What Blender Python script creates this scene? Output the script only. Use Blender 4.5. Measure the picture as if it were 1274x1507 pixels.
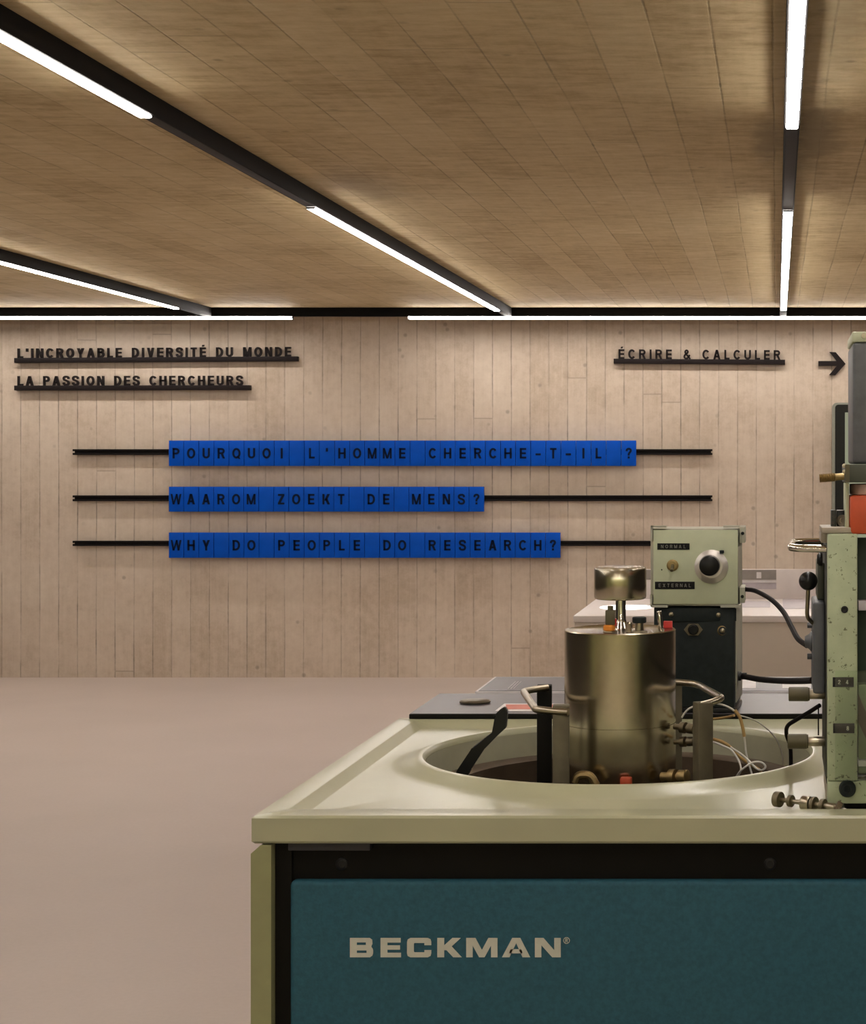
import bpy, bmesh, math, random
from mathutils import Vector, Matrix
random.seed(7)
for o in list(bpy.data.objects): bpy.data.objects.remove(o)
SC = bpy.context.scene
COL = SC.collection

# ------------------------------------------------------------------ camera, world, exposure
F, VX, VY, EYE = 2650.0, 1142.0, 684.0, 1.5      # focal length in pixels, principal vanishing point, eye height
cam = bpy.data.cameras.new('camera')
cam.sensor_fit = 'HORIZONTAL'; cam.sensor_width = 36.0
cam.lens = F / 1274 * 36
cam.shift_x = (637 - VX) / 1274
cam.shift_y = (VY - 753.5) / 1274
cam.clip_start = 0.05; cam.clip_end = 100
co = bpy.data.objects.new('camera', cam); COL.objects.link(co)
co.location = (0, 0, EYE); co.rotation_euler = (math.pi/2, 0, 0)
SC.camera = co
w = bpy.data.worlds.new('world'); SC.world = w; w.use_nodes = True
w.node_tree.nodes['Background'].inputs[0].default_value = (1.0, 0.86, 0.7, 1)
w.node_tree.nodes['Background'].inputs[1].default_value = 0.02
vs = SC.view_settings
vs.view_transform = 'Standard'; vs.look = 'None'; vs.gamma = 1.0; vs.use_curve_mapping = False
vs.exposure = 0.0
LAMP = 45.0        # emission of the strip diffusers
LAMP_COL = (1.0, 0.93, 0.87)

def P(px, py, Y): return Vector(((px - VX) * Y / F, Y, EYE - (py - VY) * Y / F))
def X_(px, Y): return (px - VX) * Y / F
def Z_(py, Y): return EYE - (py - VY) * Y / F

# ------------------------------------------------------------------ materials
class NT:
    def __init__(s, name):
        s.m = bpy.data.materials.new(name); s.m.use_nodes = True
        s.t = s.m.node_tree; s.n = s.t.nodes; s.l = s.t.links
        s.b = s.n['Principled BSDF']
    def node(s, typ, **kw):
        n = s.n.new(typ)
        for k, v in kw.items():
            if k.startswith('i_'): n.inputs[int(k[2:])].default_value = v
            else: setattr(n, k, v)
        return n
    def link(s, a, b): s.l.new(a, b)
    def math(s, op, a, b=None, c=None, clamp=False):
        n = s.n.new('ShaderNodeMath'); n.operation = op; n.use_clamp = clamp
        for i, v in enumerate((a, b, c)):
            if v is None: continue
            if isinstance(v, (int, float)): n.inputs[i].default_value = v
            else: s.l.new(v, n.inputs[i])
        return n.outputs[0]
    def mix(s, fac, a, b):
        n = s.n.new('ShaderNodeMix'); n.data_type = 'RGBA'
        for sock, v in ((n.inputs[0], fac), (n.inputs[6], a), (n.inputs[7], b)):
            if isinstance(v, (int, float)): sock.default_value = v
            elif isinstance(v, tuple): sock.default_value = (*v[:3], 1)
            else: s.l.new(v, sock)
        return n.outputs[2]
    def ramp(s, fac, stops):
        n = s.n.new('ShaderNodeValToRGB'); e = n.color_ramp.elements
        while len(e) < len(stops): e.new(0.5)
        for el, (p, c) in zip(e, stops):
            el.position = p; el.color = (*c, 1) if isinstance(c, tuple) else (c, c, c, 1)
        s.l.new(fac, n.inputs[0]); return n.outputs[0]
    def noise(s, vec, scale, detail=4, rough=0.55):
        n = s.n.new('ShaderNodeTexNoise'); n.inputs['Scale'].default_value = scale
        n.inputs['Detail'].default_value = detail; n.inputs['Roughness'].default_value = rough
        s.l.new(vec, n.inputs['Vector']); return n.outputs['Fac']
    def coord(s): return s.n.new('ShaderNodeTexCoord').outputs['Object']
    def scaled(s, vec, sc):
        n = s.n.new('ShaderNodeMapping'); n.inputs['Scale'].default_value = sc
        s.l.new(vec, n.inputs['Vector']); return n.outputs[0]

def paint(name, col, rough=0.5, metal=0.0, var=0.08, scale=25, spec=0.5, bump=0.0, aniso=0.0, coat=0.0):
    t = NT(name); v = t.coord(); f = t.noise(v, scale)
    lo = tuple(c * (1 - var) for c in col); hi = tuple(min(1, c * (1 + var)) for c in col)
    t.link(t.ramp(f, [(0.3, lo), (0.7, hi)]), t.b.inputs['Base Color'])
    t.b.inputs['Roughness'].default_value = rough; t.b.inputs['Metallic'].default_value = metal
    t.b.inputs['Specular IOR Level'].default_value = spec
    t.b.inputs['Anisotropic'].default_value = aniso
    t.b.inputs['Coat Weight'].default_value = coat
    if aniso:
        tg = t.node('ShaderNodeTangent'); tg.direction_type = 'RADIAL'; tg.axis = 'Z'; t.link(tg.outputs[0], t.b.inputs['Tangent'])
    if bump:
        b = t.node('ShaderNodeBump'); b.inputs['Strength'].default_value = bump; b.inputs['Distance'].default_value = 0.002
        t.link(t.noise(v, 220, 2), b.inputs['Height']); t.link(b.outputs[0], t.b.inputs['Normal'])
    return t.m

def chipped(name, col, chip, amount=0.63):
    t = NT(name); v = t.coord()
    f = t.noise(v, 18); base = t.ramp(f, [(0.3, tuple(c*.86 for c in col)), (0.7, tuple(c*1.1 for c in col))])
    c1 = t.noise(v, 95, 5, 0.7)
    mask = t.ramp(c1, [(amount, 0.0), (amount + 0.04, 1.0)])
    t.link(t.mix(mask, base, chip), t.b.inputs['Base Color'])
    t.b.inputs['Roughness'].default_value = 0.5
    return t.m

def emit(name, col, strength):
    t = NT(name)
    t.b.inputs['Base Color'].default_value = (0.9, 0.9, 0.9, 1)
    t.b.inputs['Emission Color'].default_value = (*col, 1); t.b.inputs['Emission Strength'].default_value = strength
    return t.m

def board_concrete(name, axis_u, axis_v, wu, lv, base, dark, light, rough=0.75, line=0.55, grain=0.35, swirl=0.0, pits=True, plank=0.13, lw=0.007, contrast=1.0, dark_patches=None):
    """Concrete cast against planks: wu = plank width along axis_u, lv = plank length along axis_v."""
    t = NT(name); v = t.coord()
    sep = t.node('ShaderNodeSeparateXYZ'); t.link(v, sep.inputs[0])
    wob = t.noise(v, 0.9, 2)
    u = t.math('ADD', sep.outputs[axis_u], t.math('MULTIPLY', wob, 0.014))
    uu = t.math('DIVIDE', u, wu); idu = t.math('FLOOR', uu); fu = t.math('SUBTRACT', uu, idu)
    wn = t.node('ShaderNodeTexWhiteNoise', noise_dimensions='1D'); t.link(idu, wn.inputs['W'])
    vv = t.math('ADD', t.math('DIVIDE', sep.outputs[axis_v], lv), t.math('MULTIPLY', wn.outputs['Value'], 7.3))
    idv = t.math('FLOOR', vv); fv = t.math('SUBTRACT', vv, idv)
    comb = t.node('ShaderNodeCombineXYZ'); t.link(idu, comb.inputs[0]); t.link(idv, comb.inputs[1])
    wn2 = t.node('ShaderNodeTexWhiteNoise', noise_dimensions='3D'); t.link(comb.outputs[0], wn2.inputs['Vector'])
    rnd = wn2.outputs['Value']
    # joint lines, broken up by noise
    du = t.math('MULTIPLY', t.math('MINIMUM', fu, t.math('SUBTRACT', 1.0, fu)), wu)
    dv = t.math('MULTIPLY', t.math('MINIMUM', fv, t.math('SUBTRACT', 1.0, fv)), lv)
    breaku = t.ramp(t.noise(v, 2.3, 5, 0.7), [(0.36, 0.10), (0.66, 1.0)])
    ju = t.math('MULTIPLY', t.ramp(t.math('DIVIDE', t.math('ADD', du, t.math('MULTIPLY', t.math('SUBTRACT', t.noise(v, 28, 3), 0.5), 0.006)), lw), [(0.15, 1.0), (0.8, 0.0)]), breaku)
    jv = t.math('MULTIPLY', t.ramp(t.math('DIVIDE', dv, 0.008), [(0.15, 1.0), (0.8, 0.0)]), 0.55)
    joint = t.math('MAXIMUM', ju, jv)
    # grain stretched along the plank, shifted plank by plank
    sc = [1.0, 1.0, 1.0]; sc[axis_u] = 26.0; sc[axis_v] = 1.6
    off = t.node('ShaderNodeVectorMath', operation='MULTIPLY_ADD'); t.link(wn2.outputs['Color'], off.inputs[0])
    off.inputs[1].default_value = (9, 9, 9); t.link(t.scaled(v, tuple(sc)), off.inputs[2])
    g = t.noise(off.outputs[0], 1.6, 6, 0.65)
    blot = t.noise(v, 1.3, 6, 0.62)
    fine = t.noise(v, 16, 6, 0.7)
    tone = t.math('ADD', t.math('MULTIPLY', rnd, plank), t.math('MULTIPLY', g, grain))
    tone = t.math('ADD', tone, t.math('MULTIPLY', blot, 0.45))
    tone = t.math('ADD', tone, t.math('MULTIPLY', fine, 0.30))
    tone = t.math('ADD', tone, -0.02 - plank/2 - grain/2 + 0.145)
    if swirl:
        sc2 = [1.0, 1.0, 1.0]; sc2[axis_u] = 2.2; sc2[axis_v] = 9.0
        cross = t.noise(t.scaled(v, tuple(sc2)), 2.4, 7, 0.7)
        tone = t.math('ADD', tone, t.math('MULTIPLY', t.math('SUBTRACT', cross, 0.5), swirl))
    tone = t.math('ADD', t.math('MULTIPLY', t.math('SUBTRACT', tone, 0.5), contrast), 0.5)
    colr = t.ramp(tone, [(0.22, dark), (0.5, base), (0.82, light)])
    col = t.mix(t.math('MULTIPLY', joint, line), colr, tuple(c * 0.32 for c in base))
    if dark_patches:
        for (sx, sy, rx, ry, k) in dark_patches:      # darker patches with a ragged outline
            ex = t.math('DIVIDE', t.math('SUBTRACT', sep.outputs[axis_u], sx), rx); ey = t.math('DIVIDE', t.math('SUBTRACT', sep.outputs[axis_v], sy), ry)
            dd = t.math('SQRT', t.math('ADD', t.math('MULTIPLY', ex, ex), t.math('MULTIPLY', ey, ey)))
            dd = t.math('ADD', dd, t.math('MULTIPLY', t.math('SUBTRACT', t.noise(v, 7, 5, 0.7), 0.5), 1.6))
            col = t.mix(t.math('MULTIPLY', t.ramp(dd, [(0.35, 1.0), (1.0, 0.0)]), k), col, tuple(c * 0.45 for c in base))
    if pits:
        vo = t.node('ShaderNodeTexVoronoi'); vo.inputs['Scale'].default_value = 6.5; t.link(v, vo.inputs['Vector'])
        pm = t.ramp(vo.outputs['Distance'], [(0.05, 1.0), (0.12, 0.0)])
        gate = t.ramp(t.noise(v, 2.1, 2), [(0.42, 0.0), (0.56, 1.0)])
        col = t.mix(t.math('MULTIPLY', t.math('MULTIPLY', pm, gate), 0.5), col, tuple(c * 0.35 for c in base))
    t.link(col, t.b.inputs['Base Color'])
    t.b.inputs['Roughness'].default_value = rough; t.b.inputs['Specular IOR Level'].default_value = 0.3
    b = t.node('ShaderNodeBump'); b.inputs['Strength'].default_value = 0.35; b.inputs['Distance'].default_value = 0.006
    h = t.math('SUBTRACT', t.math('ADD', t.math('MULTIPLY', fine, 0.5), t.math('MULTIPLY', rnd, 0.4)), joint)
    t.link(h, b.inputs['Height']); t.link(b.outputs[0], t.b.inputs['Normal'])
    return t.m

M = {}
M['wall'] = board_concrete('wall_concrete', 0, 2, 0.133, 9.0, (0.56, 0.465, 0.375), (0.40, 0.315, 0.235), (0.67, 0.58, 0.485), line=0.75, grain=0.17, plank=0.07, contrast=1.7)
M['wall_side'] = paint('unlit_tone_side_wall', (0.035, 0.03, 0.025), 0.7, scale=2)  # near-black tone put in for an unlit hall, darkens the steel's reflections
M['wall_far'] = paint('green_bounce_wall', (0.52, 0.55, 0.30), 0.7, scale=2)  # unseen walls coloured to bounce greenish light onto the steel and machine fronts
M['ceiling'] = board_concrete('ceiling_concrete', 0, 1, 0.152, 2.1, (0.57, 0.45, 0.25), (0.38, 0.28, 0.14), (0.70, 0.58, 0.36), line=0.7, grain=0.12, swirl=0.5, plank=0.10, lw=0.005, contrast=1.6, dark_patches=[(.13, 5.9, .10, .9, .75), (-.03, 6.0, .07, .5, .7), (.16, 4.2, .09, 1.2, .5), (-1.6, 7.0, .22, .5, .45)])

def floor_mat():
    t = NT('floor_resin'); v = t.coord()
    f = t.noise(v, 1.2, 5); f2 = t.noise(v, 60, 3)
    tone = t.math('ADD', t.math('MULTIPLY', f, 0.6), t.math('MULTIPLY', f2, 0.4))
    t.link(t.ramp(tone, [(0.3, (0.45, 0.375, 0.325)), (0.7, (0.51, 0.425, 0.375))]), t.b.inputs['Base Color'])
    t.b.inputs['Roughness'].default_value = 0.5; t.b.inputs['Specular IOR Level'].default_value = 0.35
    return t.m
M['floor'] = floor_mat()
M['black'] = paint('black_metal', (0.008, 0.006, 0.006), 0.55, spec=0.15)
M['track'] = paint('black_track', (0.007, 0.006, 0.006), 0.7, spec=0.1)
M['cover'] = paint('grey_cover', (0.045, 0.043, 0.045), 0.6, spec=0.2)
M['lamp'] = emit('lamp_diffuser', LAMP_COL, LAMP)
M['lamp_wall'] = emit('wall_lamp_diffuser', LAMP_COL, LAMP * 1.1)
M['lamp_far'] = emit('added_rear_lamp_diffuser', LAMP_COL, LAMP * 2.6)
M['sign'] = paint('sign_black', (0.012, 0.008, 0.008), 0.6, spec=0.15)
M['blue'] = paint('tile_blue', (0.0, 0.075, 0.50), 0.5, var=0.12, scale=6, spec=0.12)
M['tileletter'] = paint('tile_letter', (0.002, 0.010, 0.035), 0.6, spec=0.1)
M['enamel'] = paint('green_enamel', (0.385, 0.38, 0.245), 0.30, var=0.04, scale=8, spec=0.7, bump=0.06)
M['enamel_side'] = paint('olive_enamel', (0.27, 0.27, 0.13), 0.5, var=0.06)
M['teal'] = paint('teal_panel', (0.019, 0.086, 0.122), 0.6, var=0.16, scale=120, bump=0.25, spec=0.3)
M['white_ink'] = paint('pale_lettering', (0.54, 0.54, 0.46), 0.6)
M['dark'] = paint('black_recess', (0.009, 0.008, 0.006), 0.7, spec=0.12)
M['steel'] = paint('brushed_steel', (0.52, 0.47, 0.36), 0.20, 1.0, var=0.05, scale=60, aniso=0.8)
M['steel_dark'] = paint('dull_steel', (0.20, 0.17, 0.115), 0.42, 1.0, var=0.2, scale=30)
M['post'] = paint('grey_brown_metal', (0.135, 0.115, 0.072), 0.5, 0.4, var=0.15)
M['chrome'] = paint('chrome', (0.72, 0.68, 0.62), 0.12, 1.0, var=0.02)
M['satin'] = paint('satin_metal', (0.66, 0.62, 0.58), 0.42, 0.85, var=0.03)
M['nickel'] = paint('worn_nickel', (0.42, 0.37, 0.28), 0.28, 1.0, var=0.12)
M['plate'] = paint('dark_grey_plate', (0.105, 0.095, 0.105), 0.4, var=0.06)
M['boxgreen'] = paint('pale_green_panel', (0.50, 0.535, 0.37), 0.5, var=0.05)
M['boxedge'] = paint('grey_box_side', (0.42, 0.41, 0.33), 0.55)
M['boxdark'] = paint('dark_grey_green_paint', (0.014, 0.019, 0.019), 0.55, var=0.2, scale=60, spec=0.2)
M['knob'] = paint('black_plastic', (0.006, 0.006, 0.006), 0.3, spec=0.3)
M['tape'] = paint('label_tape', (0.007, 0.007, 0.007), 0.5, spec=0.2)
M['ink'] = paint('embossed_white', (0.55, 0.53, 0.48), 0.6)
M['ink_dim'] = paint('worn_embossed', (0.20, 0.20, 0.17), 0.6)
M['brass'] = paint('worn_brass', (0.30, 0.22, 0.10), 0.4, 0.9, var=0.2)
M['colgreen'] = chipped('chipped_green_paint', (0.43, 0.49, 0.32), (0.12, 0.13, 0.07), 0.60)
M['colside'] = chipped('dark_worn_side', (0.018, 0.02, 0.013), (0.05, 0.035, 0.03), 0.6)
M['housing'] = paint('blue_grey_housing', (0.085, 0.09, 0.10), 0.45, var=0.2, scale=20)
M['beige'] = paint('beige_block', (0.34, 0.29, 0.23), 0.5)
M['olive'] = paint('olive_metal', (0.10, 0.085, 0.045), 0.5, 0.2)
M['darkolive'] = paint('dark_olive', (0.055, 0.06, 0.04), 0.5)
M['towergrey'] = paint('grey_tower_paint', (0.095, 0.098, 0.105), 0.5, var=0.15, scale=50)
M['red'] = paint('orange_red_paint', (0.50, 0.07, 0.018), 0.5, var=0.12)
M['pink'] = paint('pinkish_metal', (0.60, 0.43, 0.35), 0.45)
M['darkgreen'] = paint('dark_green_cavity', (0.02, 0.035, 0.02), 0.5, var=0.3)
M['midgreen'] = paint('mid_green_part', (0.16, 0.20, 0.10), 0.5, var=0.2)
M['white'] = paint('white_laminate', (0.72, 0.65, 0.62), 0.4, var=0.02)
M['offwhite'] = paint('beige_white_front', (0.56, 0.48, 0.40), 0.5, var=0.02)
M['greyprint'] = paint('grey_print', (0.26, 0.23, 0.21), 0.5)
M['lilac'] = paint('lilac_print', (0.50, 0.45, 0.48), 0.5)
M['rim'] = paint('white_edge', (0.70, 0.66, 0.66), 0.5)
M['redprint'] = paint('red_print', (0.62, 0.17, 0.12), 0.5)
M['orange'] = paint('orange_plastic', (0.75, 0.26, 0.03), 0.4)
M['redbit'] = paint('red_plastic', (0.55, 0.03, 0.03), 0.4)
M['wire'] = paint('white_tubing', (0.62, 0.60, 0.55), 0.4)
M['tanwrap'] = paint('tan_tape', (0.42, 0.27, 0.10), 0.6)
M['cable'] = paint('black_cable', (0.007, 0.005, 0.006), 0.6, spec=0.08)
M['monitor'] = paint('screen_shell_grey', (0.25, 0.26, 0.22), 0.5)
M['brownring'] = paint('brown_ring', (0.10, 0.07, 0.045), 0.5, 0.3, var=0.2)
M['bowl'] = paint('bowl_enamel', (0.36, 0.35, 0.25), 0.4, var=0.05)
M['lens'] = emit('glow_disc', (1.0, 0.96, 0.92), 3.0)
M['screen'] = emit('lit_screen', (0.80, 0.85, 0.55), 0.30)
M['screen'].node_tree.nodes['Principled BSDF'].inputs['Base Color'].default_value = (0.02, 0.02, 0.02, 1)
def acrylic():
    t = NT('clear_acrylic')
    out = t.n['Material Output']
    tr = t.node('ShaderNodeBsdfTransparent'); tr.inputs[0].default_value = (0.93, 0.97, 0.93, 1)
    gl = t.node('ShaderNodeBsdfGlossy'); gl.inputs['Roughness'].default_value = 0.05
    fr = t.node('ShaderNodeFresnel'); fr.inputs[0].default_value = 1.5
    mx = t.node('ShaderNodeMixShader')
    t.link(fr.outputs[0], mx.inputs[0]); t.link(tr.outputs[0], mx.inputs[1]); t.link(gl.outputs[0], mx.inputs[2])
    t.link(mx.outputs[0], out.inputs['Surface'])
    return t.m
M['acrylic'] = acrylic()

# ------------------------------------------------------------------ mesh helpers
def bm_box(bm, lo, hi, bev=0.0, rot=None, seg=2):
    lo, hi = Vector(lo), Vector(hi); c = (lo + hi) / 2; d = hi - lo
    r = bmesh.ops.create_cube(bm, size=1.0)
    vsx = r['verts']
    for v in vsx: v.co = Vector((v.co.x * d.x, v.co.y * d.y, v.co.z * d.z))
    if bev:
        es = list({e for v in vsx for e in v.link_edges})
        rb = bmesh.ops.bevel(bm, geom=es, offset=bev, segments=seg, affect='EDGES', profile=0.5)
        vsx = list({v for f in rb['faces'] for v in f.verts} | {v for v in vsx if v.is_valid})
    for v in vsx:
        if rot is not None: v.co = rot @ v.co
        v.co += c
    return vsx
def axis_m(d):
    d = Vector(d).normalized()
    return d.to_track_quat('Z', 'Y').to_matrix()
def bm_lathe(bm, base, direction, prof, n=40, cap=True):
    """prof: list of (radius, distance along direction)."""
    R = axis_m(direction); base = Vector(base); rings = []
    for r, h in prof:
        if r < 1e-6: rings.append([bm.verts.new(base + R @ Vector((0, 0, h)))])
        else: rings.append([bm.verts.new(base + R @ Vector((r*math.cos(2*math.pi*i/n), r*math.sin(2*math.pi*i/n), h))) for i in range(n)])
    for a, b in zip(rings, rings[1:]):
        for i in range(n):
            j = (i + 1) % n
            if len(a) == 1 and len(b) == 1: continue
            if len(a) == 1: bm.faces.new((a[0], b[j], b[i]))
            elif len(b) == 1: bm.faces.new((a[i], a[j], b[0]))
            else: bm.faces.new((a[i], a[j], b[j], b[i]))
    if cap:
        if len(rings[0]) > 1: bm.faces.new(list(reversed(rings[0])))
        if len(rings[-1]) > 1: bm.faces.new(rings[-1])
def bm_cyl(bm, a, b, r, n=32, bev=0.0):
    a, b = Vector(a), Vector(b); L = (b - a).length
    pr = [(r, 0), (r, L)] if not bev else [(r - bev, 0), (r - .3*bev, .3*bev), (r, bev), (r, L - bev), (r - .3*bev, L - .3*bev), (r - bev, L)]
    bm_lathe(bm, a, b - a, pr, n)
def smooth_path(pts, k=8):
    pts = [Vector(p) for p in pts]
    if len(pts) < 3: return pts
    q = [2*pts[0] - pts[1]] + pts + [2*pts[-1] - pts[-2]]; out = []
    for i in range(1, len(q) - 2):
        p0, p1, p2, p3 = q[i-1], q[i], q[i+1], q[i+2]
        for s in range(k):
            t = s / k
            out.append(0.5 * ((2*p1) + (p2 - p0)*t + (2*p0 - 5*p1 + 4*p2 - p3)*t*t + (3*p1 - p0 - 3*p2 + p3)*t**3))
    out.append(pts[-1]); return out
def rounded_path(pts, r, k=6):
    pts = [Vector(p) for p in pts]; out = [pts[0]]
    for a, b, c in zip(pts, pts[1:], pts[2:]):
        d1 = (a - b); d2 = (c - b); rr = min(r, d1.length*.45, d2.length*.45)
        s = b + d1.normalized()*rr; e = b + d2.normalized()*rr
        for i in range(k + 1):
            t = i / k; out.append((1-t)**2*s + 2*t*(1-t)*b + t*t*e)
    out.append(pts[-1]); return out
def bm_tube(bm, path, r, n=10):
    tang = []
    for i in range(len(path)):
        a = path[max(0, i-1)]; b = path[min(len(path)-1, i+1)]; tang.append((b - a).normalized())
    up = Vector((0, 0, 1)) if abs(tang[0].z) < .9 else Vector((1, 0, 0))
    nrm = tang[0].cross(up).normalized(); rings = []
    for p, t in zip(path, tang):
        nrm = (nrm - t * nrm.dot(t)).normalized(); bi = t.cross(nrm)
        rings.append([bm.verts.new(p + nrm*(r*math.cos(2*math.pi*i/n)) + bi*(r*math.sin(2*math.pi*i/n))) for i in range(n)])
    for a, b in zip(rings, rings[1:]):
        for i in range(n):
            j = (i+1) % n; bm.faces.new((a[i], a[j], b[j], b[i]))
    bm.faces.new(list(reversed(rings[0]))); bm.faces.new(rings[-1])
def bm_poly(bm, pts2, y0, y1, place):
    """extrude an x-z outline from y0 to y1; place(x, y, z) -> Vector."""
    a = [bm.verts.new(place(x, y0, z)) for x, z in pts2]; b = [bm.verts.new(place(x, y1, z)) for x, z in pts2]
    n = len(pts2)
    bm.faces.new(a); bm.faces.new(list(reversed(b)))
    for i in range(n):
        j = (i+1) % n; bm.faces.new((a[j], a[i], b[i], b[j]))
def link(o, parent=None):
    COL.objects.link(o)
    if parent is not None: o.parent = parent
    return o
def world_loc(o):
    v = Vector((0, 0, 0))
    while o is not None: v += o.location; o = o.parent
    return v
def obj(name, bm, mat, parent=None, origin=None, sharp=32, label=None):
    """link a bmesh built in world coordinates as one mesh object."""
    bmesh.ops.recalc_face_normals(bm, faces=bm.faces[:])
    base = world_loc(parent) if parent is not None else Vector((0, 0, 0))
    org = Vector(origin) if origin is not None else base
    for v in bm.verts: v.co -= org
    me = bpy.data.meshes.new(name); bm.to_mesh(me); bm.free()
    me.polygons.foreach_set('use_smooth', [True] * len(me.polygons))
    me.set_sharp_from_angle(angle=math.radians(sharp))
    me.materials.append(M[mat])
    o = bpy.data.objects.new(name, me); link(o, parent); o.location = org - base
    if label: o['label'] = label
    return o
def tag(o, label, cat, group=None):
    o['label'] = label; o['category'] = cat
    if group: o['group'] = group
    return o
def thing(name, label, cat, loc, group=None):
    o = bpy.data.objects.new(name, None); o.empty_display_size = 0.05; link(o); o.location = loc
    return tag(o, label, cat, group)
def new(): return bmesh.new()
def box(name, lo, hi, mat, parent=None, bev=0.0, **k):
    bm = new(); bm_box(bm, lo, hi, bev); return obj(name, bm, mat, parent, **k)
def cyl(name, a, b, r, mat, parent=None, bev=0.0, n=32, **k):
    bm = new(); bm_cyl(bm, a, b, r, n, bev); return obj(name, bm, mat, parent, **k)
def tube(name, path, r, mat, parent=None, n=10, **k):
    bm = new(); bm_tube(bm, path, r, n); return obj(name, bm, mat, parent, **k)

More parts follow.
